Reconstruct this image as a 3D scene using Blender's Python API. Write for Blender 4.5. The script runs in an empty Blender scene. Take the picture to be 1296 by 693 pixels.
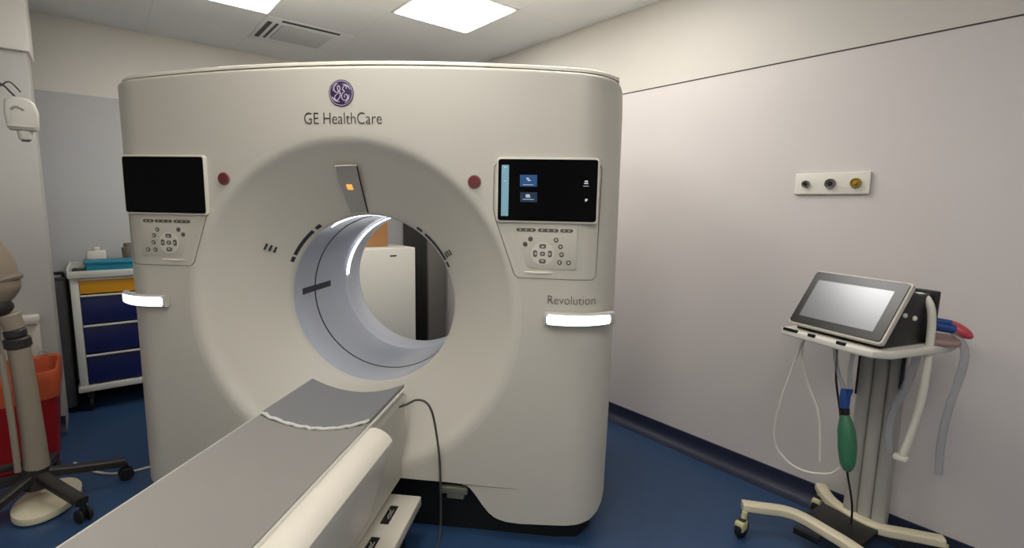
import bpy, bmesh, math
from mathutils import Matrix, Vector
PI = math.pi
C = bpy.context.scene.collection
I4 = Matrix.Identity(4)
TH = 0.8103883677409046                     # the room is turned against the scanner by this angle
RM = Matrix.Rotation(TH, 4, 'Z')            # room coordinates (a, b, z) -> world


def T(x, y, z):
    return Matrix.Translation((x, y, z))


def RX(d): return Matrix.Rotation(math.radians(d), 4, 'X')
def RY(d): return Matrix.Rotation(math.radians(d), 4, 'Y')
def RZ(d): return Matrix.Rotation(math.radians(d), 4, 'Z')


# ------------------------------------------------------------------ materials
def lin(c):
    return tuple(((v / 255) / 12.92 if v / 255 <= .04045 else ((v / 255 + .055) / 1.055) ** 2.4) for v in c)


def mat(name, rgb, rough=.5, metal=0.0, var=0.0, vscale=20, bump=0.0, bscale=200, emit=None, spec=.5, alpha=1.0, trans=0.0, coat=0.0, sss=0.0):
    m = bpy.data.materials.new(name)
    m.use_nodes = True
    nt = m.node_tree
    b = nt.nodes['Principled BSDF']
    col = lin(rgb) + (1,)
    b.inputs['Base Color'].default_value = col
    b.inputs['Roughness'].default_value = rough
    b.inputs['Metallic'].default_value = metal
    b.inputs['Specular IOR Level'].default_value = spec
    b.inputs['Alpha'].default_value = alpha
    b.inputs['Transmission Weight'].default_value = trans
    b.inputs['Coat Weight'].default_value = coat
    if var or bump:
        tc = nt.nodes.new('ShaderNodeTexCoord')
        nz = nt.nodes.new('ShaderNodeTexNoise')
        nz.inputs['Scale'].default_value = vscale
        nz.inputs['Detail'].default_value = 3
        nt.links.new(tc.outputs['Object'], nz.inputs['Vector'])
        if var:
            mx = nt.nodes.new('ShaderNodeMix')
            mx.data_type = 'RGBA'
            mx.inputs[6].default_value = tuple(v * (1 - var) for v in col[:3]) + (1,)
            mx.inputs[7].default_value = tuple(min(1, v * (1 + var)) for v in col[:3]) + (1,)
            nt.links.new(nz.outputs['Fac'], mx.inputs[0])
            nt.links.new(mx.outputs[2], b.inputs['Base Color'])
        if bump:
            n2 = nt.nodes.new('ShaderNodeTexNoise')
            n2.inputs['Scale'].default_value = bscale
            nt.links.new(tc.outputs['Object'], n2.inputs['Vector'])
            bp = nt.nodes.new('ShaderNodeBump')
            bp.inputs['Strength'].default_value = bump
            bp.inputs['Distance'].default_value = .01
            nt.links.new(n2.outputs['Fac'], bp.inputs['Height'])
            nt.links.new(bp.outputs['Normal'], b.inputs['Normal'])
    if emit:
        b.inputs['Emission Color'].default_value = lin(emit[0]) + (1,)
        b.inputs['Emission Strength'].default_value = emit[1]
    return m


LAMP = 11.0
M = dict(
    shell=mat('scanner_plastic', (208, 203, 190), .38, var=.015, vscale=3),
    shell2=mat('scanner_plastic_panel', (222, 217, 203), .35),
    flare=mat('flare_plastic', (213, 208, 195), .34),
    gap_shade=mat('gap_shade_grey', (150, 146, 132), .6),  # painted shade of the gap under the scanner's top cap
    seam=mat('seam_grey', (138, 134, 122), .6),
    tube=mat('bore_plastic', (196, 200, 208), .22, spec=.5),
    tube2=mat('bore_ring_plastic', (212, 215, 221), .25),
    black=mat('black_plastic', (16, 16, 18), .5),
    plinth=mat('plinth_black', (10, 10, 12), .6),
    glass=mat('screen_glass', (4, 4, 7), .12, spec=.12),
    dark=mat('dark_marking', (46, 48, 56), .5),
    led=mat('led_strip', (255, 255, 255), .4, emit=((240, 245, 255), 5.5)),
    handlelight=mat('handle_light', (255, 255, 255), .4, emit=((255, 255, 255), 2.6)),
    housing=mat('handle_housing', (200, 198, 190), .35),
    redbtn=mat('button_red', (112, 42, 40), .5),
    redrim=mat('button_rim', (150, 120, 112), .4),
    purple=mat('emblem_purple', (58, 38, 78), .4),
    lav=mat('emblem_lavender', (196, 186, 206), .4),
    ink=mat('ink_grey', (52, 49, 50), .6),
    orange=mat('amber_lamp', (255, 190, 90), .4, emit=((255, 176, 84), .7)),
    camgrey=mat('camera_window_grey', (178, 175, 170), .4),
    key=mat('key_grey', (92, 90, 84), .5),
    keylight=mat('key_light', (205, 201, 188), .45),
    pad=mat('keypad_panel', (206, 201, 186), .45),
    scr_bar=mat('screen_bar', (120, 160, 175), .4, emit=((112, 150, 166), .33)),
    scr_tile=mat('screen_tile', (18, 60, 104), .4, emit=((24, 84, 140), .3)),
    scr_tile2=mat('screen_tile_dim', (12, 36, 62), .4, emit=((18, 54, 90), .22)),
    scr_icon=mat('screen_icon', (190, 200, 210), .4, emit=((180, 190, 200), .35)),
    mattress=mat('mattress_grey', (156, 152, 146), .42, var=.03, vscale=6, bump=.04, bscale=30),
    pad_top=mat('head_pad_grey', (136, 135, 135), .5, var=.02, vscale=8),
    rimwhite=mat('pad_rim', (222, 220, 212), .4),
    cradle=mat('cradle_white', (206, 203, 192), .35),
    rail=mat('table_cover', (234, 226, 210), .32),
    tablebody=mat('table_body', (196, 191, 178), .4),
    steel=mat('bracket_metal', (150, 150, 132), .35, metal=.6),
    cable=mat('cable_dark', (74, 74, 70), .5),
    wall=mat('panel_mauve_grey', (214, 207, 203), .55, var=.02, vscale=4),
    wallback=mat('panel_blue_grey', (198, 198, 198), .6, var=.02, vscale=4),
    cream_lifted=mat('paint_cream_lifted', (232, 228, 219), .7, var=.015, vscale=5),  # same cream paint, lightened to put brightness into the back and left walls
    cream=mat('paint_cream', (212, 207, 199), .7, var=.015, vscale=5),  # cream toned down against the strong lamp light on the right wall
    pillar=mat('panel_pillar', (192, 189, 183), .6, var=.02, vscale=4),
    gap=mat('panel_edge_dark', (70, 62, 58), .7),
    cove=mat('navy_cove', (28, 34, 58), .5),
    ventgrey=mat('cassette_white', (236, 238, 238), .7),
    ventface=mat('cassette_grille', (208, 210, 210), .7),
    lampframe=mat('lamp_frame', (226, 226, 224), .5),
    lamp=mat('lamp_diffuser', (255, 255, 255), .5, emit=((255, 252, 248), LAMP)),
    white=mat('white_plastic', (226, 222, 210), .4),
    creamp=mat('cream_plastic', (224, 214, 184), .4),
    silver=mat('silver_grey', (172, 168, 160), .4),
    gold=mat('outlet_brass', (176, 150, 60), .35, metal=.5),
    chrome=mat('outlet_chrome', (140, 140, 138), .3, metal=.8),
    vblack=mat('ventilator_black', (24, 23, 23), .4),
    vbezel=mat('ventilator_bezel', (30, 27, 26), .3),
    vscreen=mat('ventilator_screen', (120, 122, 126), .27, metal=.3, spec=1.0),
    vrim=mat('ventilator_rim', (214, 207, 194), .35),
    hose=mat('hose_white', (226, 222, 206), .45),
    clear=mat('hose_clear', (176, 178, 184), .3, alpha=.4),
    blue=mat('connector_blue', (34, 76, 146), .4),
    red=mat('balloon_red', (196, 74, 84), .4),
    pink=mat('tray_pink', (160, 132, 126), .5),
    green=mat('balloon_green', (64, 122, 90), .4),
    tyre=mat('tyre_black', (20, 20, 22), .6),
    castor=mat('castor_cover', (206, 200, 150), .5),
    cartwhite=mat('cart_white', (214, 215, 206), .45),
    navy=mat('drawer_navy', (14, 28, 88), .45),
    yellow=mat('drawer_yellow', (222, 158, 24), .45),
    teal=mat('box_teal', (8, 128, 156), .5),
    binred=mat('bin_red', (158, 18, 24), .4),
    liner=mat('liner_orange', (204, 92, 52), .45, bump=.3, bscale=25),
    bindark=mat('bin_grey', (128, 128, 130), .5),
    brown=mat('brown_plastic', (128, 116, 102), .5),
    tan=mat('injector_head', (150, 134, 116), .5),
    column=mat('stand_column', (154, 142, 124), .45),
    legdark=mat('stand_leg', (44, 40, 38), .5),
    cardboard=mat('cardboard', (176, 128, 82), .8),
    fridge=mat('fridge_white', (242, 240, 228), .4),
    locker=mat('locker_grey', (120, 116, 110), .5),
    lockerdark=mat('locker_dark', (60, 58, 54), .6),
)

# floor: blue vinyl with faint mottling
m = M['floor'] = mat('vinyl_blue', (48, 76, 112), .34, var=.10, vscale=14)
# ceiling: mineral tiles in a 0.6 m grid
m = M['ceil'] = mat('ceiling_tile', (238, 240, 240), .8)
nt = m.node_tree
tc = nt.nodes.new('ShaderNodeTexCoord')
mp = nt.nodes.new('ShaderNodeMapping')
mp.inputs['Location'].default_value = (.44, .06, 0)
bk = nt.nodes.new('ShaderNodeTexBrick')
bk.offset = 0
for k, v in (('Scale', 1), ('Mortar Size', .003), ('Brick Width', .6), ('Row Height', .6)):
    bk.inputs[k].default_value = v
bk.inputs['Color1'].default_value = lin((239, 240, 239)) + (1,)
bk.inputs['Color2'].default_value = lin((236, 238, 238)) + (1,)
bk.inputs['Mortar'].default_value = lin((226, 227, 227)) + (1,)
nt.links.new(tc.outputs['Object'], mp.inputs[0])
nt.links.new(mp.outputs[0], bk.inputs[0])
nt.links.new(bk.outputs[0], nt.nodes['Principled BSDF'].inputs['Base Color'])


# ------------------------------------------------------------------ helpers
class MB:
    """collects shapes; build() links them as one mesh object"""
    def __init__(s, X=I4):
        s.bm = bmesh.new()
        s.X = X
        s.mats = []

    def mi(s, m):
        if m is None:
            return 0
        if m not in s.mats:
            s.mats.append(m)
        return s.mats.index(m)

    def merge(s, b2, X, m):
        i = s.mi(m)
        X = s.X @ X
        b2.verts.index_update()
        vs = [s.bm.verts.new(X @ v.co) for v in b2.verts]
        for f in b2.faces:
            try:
                nf = s.bm.faces.new([vs[v.index] for v in f.verts])
                nf.material_index = i
            except ValueError:
                pass
        b2.free()

    def box(s, c, d, bev=0, seg=2, X=I4, m=None):
        b = bmesh.new()
        bmesh.ops.create_cube(b, size=1)
        for v in b.verts:
            v.co = Vector((v.co.x * d[0], v.co.y * d[1], v.co.z * d[2]))
        if bev:
            bmesh.ops.bevel(b, geom=b.edges[:], offset=bev, segments=seg, affect='EDGES', profile=.5)
        s.merge(b, X @ T(*c), m)
        return s

    def prism(s, poly, z0, z1, X=I4, bev=0, seg=2, m=None, top=None):
        """poly in local xy, extruded along z; top = scale of upper outline"""
        b = bmesh.new()
        lo = [b.verts.new((x, y, z0)) for x, y in poly]
        k = top or 1
        cx = sum(q[0] for q in poly) / len(poly)
        cy = sum(q[1] for q in poly) / len(poly)
        hi = [b.verts.new((cx + (x - cx) * k, cy + (y - cy) * k, z1)) for x, y in poly]
        n = len(poly)
        b.faces.new(lo[::-1])
        b.faces.new(hi)
        for i in range(n):
            b.faces.new((lo[i], lo[(i + 1) % n], hi[(i + 1) % n], hi[i]))
        bmesh.ops.recalc_face_normals(b, faces=b.faces[:])
        if bev:
            es = [e for e in b.edges if abs(e.verts[0].co.z - e.verts[1].co.z) < 1e-7]
            bmesh.ops.bevel(b, geom=es, offset=bev, segments=seg, affect='EDGES', profile=.5)
        s.merge(b, X, m)
        return s

    def lathe(s, prof, X=I4, n=48, m=None, cap0=False, cap1=False, a0=0, a1=2 * PI, flip=False):
        """prof = [(radius, height)] about local z"""
        b = bmesh.new()
        full = abs(a1 - a0 - 2 * PI) < 1e-6
        k = n if full else n + 1
        rows = []
        for r, h in prof:
            rows.append([b.verts.new((r * math.cos(a0 + (a1 - a0) * i / n), r * math.sin(a0 + (a1 - a0) * i / n), h)) for i in range(k)])
        for j in range(len(rows) - 1):
            for i in range(n):
                q = (rows[j][i], rows[j][(i + 1) % k], rows[j + 1][(i + 1) % k], rows[j + 1][i])
                b.faces.new(q[::-1] if flip else q)
        if cap0:
            b.faces.new(rows[0][::-1])
        if cap1:
            b.faces.new(rows[-1])
        s.merge(b, X, m)
        return s

    def cyl(s, p0, p1, r0, r1=None, n=24, m=None, bev=0):
        r1 = r0 if r1 is None else r1
        p0, p1 = Vector(p0), Vector(p1)
        d = p1 - p0
        L = d.length
        X = T(*p0) @ d.to_track_quat('Z', 'Y').to_matrix().to_4x4()
        pr = [(max(r0 - bev, 1e-4), 0), (r0, bev), (r1, L - bev), (max(r1 - bev, 1e-4), L)] if bev else [(r0, 0), (r1, L)]
        return s.lathe(pr, X, n, m, True, True)

    def tube(s, pts, r, n=10, m=None, sub=6, spline=True, flat=None, caps=True):
        """round (or flattened: flat=(w,h) with w horizontal) sweep; r may be a list"""
        P = [Vector(q) for q in pts]
        R = list(r) if isinstance(r, (list, tuple)) else [r] * len(P)
        if spline and len(P) > 2:
            Q, RR = [], []
            for i in range(len(P) - 1):
                p0, p1, p2, p3 = P[max(i - 1, 0)], P[i], P[i + 1], P[min(i + 2, len(P) - 1)]
                for j in range(sub):
                    t = j / sub
                    Q.append(.5 * ((2 * p1) + (p2 - p0) * t + (2 * p0 - 5 * p1 + 4 * p2 - p3) * t * t + (3 * p1 - p0 - 3 * p2 + p3) * t ** 3))
                    RR.append(R[i] * (1 - t) + R[i + 1] * t)
            Q.append(P[-1])
            RR.append(R[-1])
            P, R = Q, RR
        b = bmesh.new()
        rows = []
        up = None
        for i, q in enumerate(P):
            d = (P[min(i + 1, len(P) - 1)] - P[max(i - 1, 0)]).normalized()
            if flat:
                side = d.cross(Vector((0, 0, 1)))
                side = side.normalized() if side.length > 1e-4 else Vector((1, 0, 0))
                u = side.cross(d).normalized()
            else:
                if up is None:
                    up = d.orthogonal().normalized()
                up = (up - d * up.dot(d)).normalized()
                u = up
                side = d.cross(u)
            row = []
            for k in range(n):
                a = 2 * PI * k / n
                ca, sa = math.cos(a), math.sin(a)
                if flat:
                    e = .5
                    ca = math.copysign(abs(ca) ** e, ca) * flat[0] * R[i]
                    sa = math.copysign(abs(sa) ** e, sa) * flat[1] * R[i]
                    row.append(b.verts.new(q + side * ca + u * sa))
                else:
                    row.append(b.verts.new(q + (side * ca + u * sa) * R[i]))
            rows.append(row)
        for j in range(len(rows) - 1):
            for i in range(n):
                b.faces.new((rows[j][i], rows[j][(i + 1) % n], rows[j + 1][(i + 1) % n], rows[j + 1][i]))
        if caps:
            b.faces.new(rows[0][::-1])
            b.faces.new(rows[-1])
        bmesh.ops.recalc_face_normals(b, faces=b.faces[:])
        s.merge(b, I4, m)
        return s

    def ell(s, c, r, X=I4, m=None, n=20):
        b = bmesh.new()
        bmesh.ops.create_uvsphere(b, u_segments=n, v_segments=n // 2 + 2, radius=1)
        for v in b.verts:
            v.co = Vector((v.co.x * r[0], v.co.y * r[1], v.co.z * r[2]))
        s.merge(b, X @ T(*c), m)
        return s

    def sheet(s, grid, m=None, flip=False):
        """grid of points -> quads"""
        i0 = s.mi(m)
        R = [[s.bm.verts.new(s.X @ Vector(q)) for q in row] for row in grid]
        for j in range(len(R) - 1):
            for i in range(len(R[0]) - 1):
                q = (R[j][i], R[j][i + 1], R[j + 1][i + 1], R[j + 1][i])
                f = s.bm.faces.new(q[::-1] if flip else q)
                f.material_index = i0
        return s

    def build(s, name, m=None, parent=None, ang=35, kind=None, base=None):
        me = bpy.data.meshes.new(name)
        if base is None and parent is None and kind is None:
            xs = [v.co for v in s.bm.verts]
            base = T((min(v.x for v in xs) + max(v.x for v in xs)) / 2, (min(v.y for v in xs) + max(v.y for v in xs)) / 2, min(v.z for v in xs))
        root = parent
        while root is not None and root.parent is not None:
            root = root.parent
        W = root_m.get(root.name, I4) if root is not None else (base or I4)
        bmesh.ops.transform(s.bm, matrix=W.inverted(), verts=s.bm.verts[:])
        s.bm.to_mesh(me)
        s.bm.free()
        for f in me.polygons:
            f.use_smooth = True
        me.set_sharp_from_angle(angle=math.radians(ang))
        for mm in (s.mats or []):
            me.materials.append(M[mm])
        if not s.mats:
            me.materials.append(M[m])
        o = bpy.data.objects.new(name, me)
        C.objects.link(o)
        if parent is not None:
            o.parent = parent
        elif base is not None:
            o.matrix_world = base
            root_m[o.name] = base.copy()
        if kind:
            o['kind'] = kind
        return o


root_m = {}


def thing(name, label, cat, X, group=None):
    o = bpy.data.objects.new(name, None)
    o.empty_display_size = .1
    C.objects.link(o)
    o.matrix_world = X
    root_m[o.name] = X.copy()
    o['label'] = label
    o['category'] = cat
    if group:
        o['group'] = group
    return o


def tag(o, label, cat, group=None):
    o['label'] = label
    o['category'] = cat
    if group:
        o['group'] = group
    return o


def dup(root, loc, label):
    r = root.copy()
    C.objects.link(r)
    r.location = loc
    r['label'] = label
    for ch in root.children:
        c = ch.copy()
        C.objects.link(c)
        c.parent = r
    return r


def text_mesh(mb, s, size, X, width=1.0, off=0.0, ext=.0006, m=None):
    cu = bpy.data.curves.new('t', 'FONT')
    cu.body = s
    cu.size = size
    cu.align_x = 'CENTER'
    cu.extrude = ext
    cu.offset = off
    cu.resolution_u = 4
    o = bpy.data.objects.new('t', cu)
    C.objects.link(o)
    dg = bpy.context.evaluated_depsgraph_get()
    me = bpy.data.meshes.new_from_object(o.evaluated_get(dg))
    b = bmesh.new()
    b.from_mesh(me)
    for v in b.verts:
        v.co.x *= width
    mb.merge(b, X, m)
    bpy.data.objects.remove(o)
    bpy.data.curves.remove(cu)
    bpy.data.meshes.remove(me)


FACE = RX(90)                               # local xy -> world xz, local z -> world -y (towards the camera)


def rrect(w, h, r, n=6, cx=0, cy=0):
    out = []
    for sx, sy, a in ((1, 1, 0), (-1, 1, 90), (-1, -1, 180), (1, -1, 270)):
        for k in range(n + 1):
            t = math.radians(a + 90 * k / n)
            out.append((cx + sx * (w / 2 - r) + r * math.cos(t), cy + sy * (h / 2 - r) + r * math.sin(t)))
    return out


# ------------------------------------------------------------------ camera
sc = bpy.context.scene
cam = bpy.data.cameras.new('camera')
cam.sensor_width = 36
cam.lens = 36 * 629.8 / 1296
cam.clip_start = .02
co = bpy.data.objects.new('camera', cam)
C.objects.link(co)
r_, u_, f_ = [Vector(v) for v in ([0.9921818740665346, 0.1234335560876553, 0.018419717841889723], [-0.034871903988139594, 0.1324860820896383, 0.9905712434574201], [-0.11982937488805136, 0.9834691633620717, -0.13575465233223347])]
mw = Matrix((r_, u_, -f_)).transposed().to_4x4()
mw.translation = (0.9394774763733751, -1.9811110392287539, 1.4494949811811206)
co.matrix_world = mw
sc.camera = co
sc.view_settings.view_transform = 'Standard'
sc.view_settings.look = 'None'
sc.view_settings.gamma = 1
sc.view_settings.use_curve_mapping = False
sc.view_settings.exposure = 0.28
w = bpy.data.worlds.new('world')
sc.world = w
w.use_nodes = True
w.node_tree.nodes['Background'].inputs[0].default_value = (.5, .5, .5, 1)
w.node_tree.nodes['Background'].inputs[1].default_value = .02

# ------------------------------------------------------------------ the room  (a, b, z)
A0, A1, B0, B1, H = -3.2, 1.88, -4.2, 2.75, 2.68
TRIM = 2.175
MB(RM).box(((A0 + A1) / 2, (B0 + B1) / 2, -.05), (A1 - A0 + .4, B1 - B0 + .4, .1)).build('floor', 'floor', kind='structure', base=RM)
MB(RM).box(((A0 + A1) / 2, (B0 + B1) / 2, H + .05), (A1 - A0 + .4, B1 - B0 + .4, .1)).build('ceiling', 'ceil', kind='structure', base=RM)
# right wall: cream plaster with a mauve-grey sheet panel standing a little proud below
b = MB(RM)
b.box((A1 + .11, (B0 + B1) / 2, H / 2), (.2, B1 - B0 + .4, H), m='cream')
b.box((A1 + .005, (B0 + B1) / 2, TRIM / 2), (.010, B1 - B0, TRIM), m='wall')
b.build('wall_right', kind='structure')
MB(RM).box((A1 + .004, (B0 + B1) / 2, TRIM + .002), (.012, B1 - B0, .006)).build('trim_1', 'gap', kind='structure')
b = MB(RM)
b.box(((A0 + A1) / 2, B1 + .11, H / 2), (A1 - A0 + .4, .2, H), m='cream_lifted')
b.box(((A0 + A1) / 2, B1 + .005, TRIM / 2), (A1 - A0, .010, TRIM), m='wallback')
b.build('wall_back', kind='structure')
# partition at the left
b = MB(RM)
b.box(((A0 - 1.05) / 2, 2.125, 1.13), (-1.05 - A0, .25, 2.26), .004, m='pillar')
b.box(((A0 - 1.035) / 2, 2.12, 2.26 + (H - 2.26) / 2), (-1.035 - A0, .29, H - 2.26), .006, m='cream_lifted')
b.build('wall_left', kind='structure')
MB(RM).box((A0 - .1, (B0 + B1) / 2, H / 2), (.2, B1 - B0 + .4, H)).build('wall_far_left', 'cream', kind='structure')
MB(RM).box(((A0 + A1) / 2, B0 - .1, H / 2), (A1 - A0 + .4, .2, H)).build('wall_front', 'cream', kind='structure')


def cove(name, p, q, nrm, h=.10):
    """navy vinyl turned up the wall with a hollow foot"""
    p, q, nrm = Vector(p), Vector(q), Vector(nrm)
    prof = [(.0, h), (.008, h - .002), (.010, .07), (.014, .045), (.026, .022), (.05, .007), (.08, .001), (.08, -.002), (0, -.002)]
    g = [[tuple(e + nrm * n + Vector((0, 0, z))) for n, z in prof] for e in (p, q)]
    MB(RM).sheet(g, 'cove').build(name, kind='structure')


cove('baseboard_right', (A1, B1, 0), (A1, B0, 0), (-1, 0, 0))
cove('baseboard_back', (A0, B1, 0), (A1, B1, 0), (0, -1, 0))
cove('baseboard_left', (A0, 2.0, 0), (-1.05, 2.0, 0), (0, -1, 0))

# ceiling lamps and added fill lights: flush square panels in the tile grid
lamp0 = None
for i, (a, bb, lab) in enumerate(((1.055, .82, 'square ceiling light panel whole in view above the scanner'),
                                  (-.125, 1.40, 'square ceiling light panel cut by the photo top, beside the air cassette'),
                                  (1.055, -.38, 'square ceiling light panel near the right wall before the ventilator, out of view'),
                                  (-.125, -.40, 'square ceiling light panel over the patient table, out of view'),
                                  (-.125, -2.18, 'square ceiling light panel just behind the camera, out of view'),
                                  (-1.325, -1.58, 'square fill light panel added in the ceiling left of the camera, unseen'),  # from here on: unseen panels added as fill for the scanner front
                                  (-2.525, -2.18, 'square fill light panel added in the ceiling by the far left wall, unseen'),
                                  (-1.325, -3.38, 'square fill light panel added by the front wall behind the camera, unseen'))):
    P = RM @ Vector((a, bb, H))
    if lamp0 is None:
        X = T(*P) @ RM
        lamp0 = thing('ceiling_or_fill_light', lab, 'ceiling light', X, 'square ceiling light panels')
        MB(X).prism(rrect(.59, .59, .004, 2), -.006, .0).build('frame', 'lampframe', lamp0)
        MB(X).prism(rrect(.555, .555, .004, 2), -.009, -.0055).build('diffuser', 'lamp', lamp0)
    else:
        dup(lamp0, P, lab)

# air cassette in the ceiling
X = T(*(RM @ Vector((.47, 2.03, H)))) @ RM
t = thing('air_cassette', 'square white ceiling air cassette with dark outlet slots beside the light', 'air vent', X)
b = MB(X)
b.prism(rrect(.60, .60, .01), -.006, 0, bev=.003)
b.build('panel', 'ventgrey', t)
MB(X).prism(rrect(.36, .36, .02), -.014, -.004, bev=.006).build('grille', 'ventface', t)
for cx, cy, sx, sy in ((0, -.262, .40, .030), (-.262, 0, .030, .40), (-.212, 0, .018, .38)):
    MB(X).prism(rrect(sx, sy, .006), -.009, -.005, T(cx, cy, 0)).build('slot', 'black', t)

# ------------------------------------------------------------------ CT scanner
ZC = .9939
GX = I4
ct = thing('ct_scanner', 'large off-white scanner ring with a round tunnel, dark screens and emblem', 'CT scanner', GX)
WX = 1.125


def outline():
    half = [(0, .252), (.15, .252), (.30, .250), (.42, .250), (.505, .247), (.53, .233), (.555, .203), (.585, .160), (.615, .124), (.645, .102), (.69, .089), (.75, .086), (.9, .092), (1.0, .098), (1.05, .106), (1.085, .128), (1.105, .16), (1.112, .20)]
    for z in (.3, .5, .7, .9, 1.1, 1.3, 1.5, 1.7, 1.82):
        half.append((WX - .014 * ((z - 1.25) / 1.05) ** 2, z))
    half += [(1.117, 1.89), (1.113, 1.915), (1.102, 1.930), (1.08, 1.9405)]
    for x in (1.0, .85, .7, .5, .3, .15):
        half.append((x, 1.992 - .042 * x * x))
    half.append((0, 1.992))
    # dense resample
    P = half + [(-x, z) for x, z in half[-2:0:-1]]
    P.append(P[0])
    L = [0]
    for i in range(1, len(P)):
        L.append(L[-1] + math.hypot(P[i][0] - P[i - 1][0], P[i][1] - P[i - 1][1]))
    N = 520
    out = []
    j = 0
    for k in range(N):
        d = L[-1] * k / N
        while L[j + 1] < d:
            j += 1
        t = (d - L[j]) / (L[j + 1] - L[j])
        out.append((P[j][0] + t * (P[j + 1][0] - P[j][0]), P[j][1] + t * (P[j + 1][1] - P[j][1])))
    return out


OUT = outline()


def depth(x, z):
    r = .19
    e = abs(x) - (WX - r)
    y = .012 * max(0, x * x - .56)
    if e > 0:
        y += r * (1 - math.sqrt(max(0, 1 - (e / r) ** 2)))
    zt = 1.992 - .042 * x * x
    e = z - (zt - .014)
    if e > 0:
        e = min(e, .014)
        y += .014 - math.sqrt(max(0, .014 ** 2 - e * e))
    return y


RC = .742
rows = []
NR = 36
for k in range(NR + 1):
    t = k / NR
    s = 1 - (1 - t) ** 1.9
    row = []
    for x, z in OUT:
        a = math.atan2(z - ZC, x)
        ix, iz = RC * math.cos(a), ZC + RC * math.sin(a)
        px, pz = ix + (x - ix) * s, iz + (z - iz) * s
        row.append((px, depth(px, pz), pz))
    row.append(row[0])
    rows.append(row)
edge = rows[-1]
b = MB()
b.sheet(rows)
b.sheet([edge, [(x, max(y, .45), z) for x, y, z in edge]])
b.build('front_cover', 'shell', ct, ang=50)
# rear cover with its own ring face
b = MB()
r0 = [(x * .997, .45, ZC + (z - ZC) * .997) for x, y, z in edge]
r1 = [(x * .997, .96, ZC + (z - ZC) * .997) for x, y, z in edge]
r2 = [(x * .955, 1.03, ZC + (z - ZC) * .955) for x, y, z in edge]
r3 = [(.47 * math.cos(math.atan2(z - ZC, x)), 1.045, ZC + .47 * math.sin(math.atan2(z - ZC, x))) for x, y, z in edge]
b.sheet([r0, r1, r2, r3])
b.build('rear_cover', 'shell', ct, ang=50)
# flare and bore, turned about the scanner axis
AX = T(0, 0, ZC) @ RX(-90)                  # local z -> world +y


def cone_r(y): return .685 - (y + .015) / .255 * .285


prof = [(RC + .003, .0004), (.726, .001), (.712, .004), (.699, .011), (.687, .022), (.674, .036)]
for k in range(1, 12):
    y = .036 + (.218 - .036) * k / 11
    t = k / 11
    prof.append((.674 + (cone_r(.218) - .674) * t, y))
prof += [(.413, .228), (.405, .236), (.401, .246), (.40, .256)]
MB().lathe(prof, AX, 160, flip=True).build('bore_flare', 'flare', ct, ang=60)
tube = MB().lathe([(.40, .256), (.40, .40), (.40, .60), (.40, .78), (.398, .80)], AX, 160, flip=True).build('bore_tube', 'tube', ct, ang=60)
MB().lathe([(.398, .80), (.394, .805), (.394, .84), (.40, .90), (.402, 1.0), (.41, 1.03), (.44, 1.046), (.48, 1.047)], AX, 160, flip=True).build('bore_rear_ring', 'tube2', ct, ang=60)


def band(y0, y1, r, d0, d1, n=40, th=.002):
    """thin curved strip on the inside of the bore from angle d0 to d1 (degrees, 0 = +x, 90 = up)"""
    a0, a1 = -math.radians(d1), -math.radians(d0)
    return MB().lathe([(r, y0), (r - th, y0 + .0005), (r - th, y1 - .0005), (r, y1)], AX, n, None, a0=a0, a1=a1, flip=True)


band(.452, .461, .400, -262, -52, 80).build('laser_window', 'dark', tube)
band(.452, .461, .400, -50, 97, 60).build('laser_window', 'dark', tube)
for s in (0, 1):
    d = (lambda a: a) if s == 0 else (lambda a: 180 - a)
    q = sorted((d(180.9), d(176.3)))
    band(.335, .625, .400, q[0], q[1], 4).build('sensor_bar', 'dark', tube)
    q = sorted((d(180), d(177.4)))
    band(.270, .290, .402, q[0], q[1], 3).build('sensor_dot', 'dark', tube)
band(.808, .838, .3965, 60, 175, 60, .006).build('led_strip', 'led', tube)
band(.284, .291, .401, 60, 122, 60, .003).build('led_strip', 'led', tube)
band(.262, .267, .401, 80, 118, 40, .002).build('led_strip', 'led', tube)


def on_cone(r, deg, lift=0.0):
    y = -.015 + (.685 - r) / .285 * .255
    a = math.radians(deg)
    n = Vector((-math.cos(a) * .667, -.745, -math.sin(a) * .667))
    return Vector((r * math.cos(a), y, ZC + r * math.sin(a))) + n * lift


def cone_patch(d0, d1, ra, rb, lift, n=6, k=6, da0=None, da1=None):
    """raised patch following the flare"""
    mb = MB()
    g = []
    for j in range(k + 1):
        t = j / k
        r = ra + (rb - ra) * t
        e0 = d0 + ((da0 if da0 is not None else d0) - d0) * t
        e1 = d1 + ((da1 if da1 is not None else d1) - d1) * t
        row = [on_cone(r, e0, -.003)] + [on_cone(r, e0 + (e1 - e0) * i / n, lift) for i in range(n + 1)] + [on_cone(r, e1, -.003)]
        g.append([tuple(q) for q in row])
    g = [[tuple(Vector(q) + (on_cone(.5, 0) - on_cone(.5, 0, lift + .003)) * 0) for q in g[0]]] + g
    mb.sheet(g)
    return mb


# top camera window with amber lamp
camw = cone_patch(96.2, 87.3, .612, .418, .003, da0=101.5, da1=90.0).build('camera_window', 'camgrey', ct)
pts = [tuple(on_cone(.612 + (.415 - .612) * t, 87.2 + 2.9 * t, .003)) for t in [i / 8 for i in range(9)]]
MB().tube(pts, .0028, 6).build('window_seam', 'black', camw)
MB().tube([tuple(on_cone(.612, d, .003)) for d in (96.2, 93, 90, 87.3)], .0035, 6).build('window_edge', 'shell2', camw)
q = on_cone(.527, 94.3, .003)
MB().box((0, 0, 0), (.026, .030, .006), .0025, X=T(*q) @ Vector((0, -.745, -.667)).to_track_quat('Z', 'Y').to_matrix().to_4x4()).build('amber_lamp', 'orange', camw)
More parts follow.
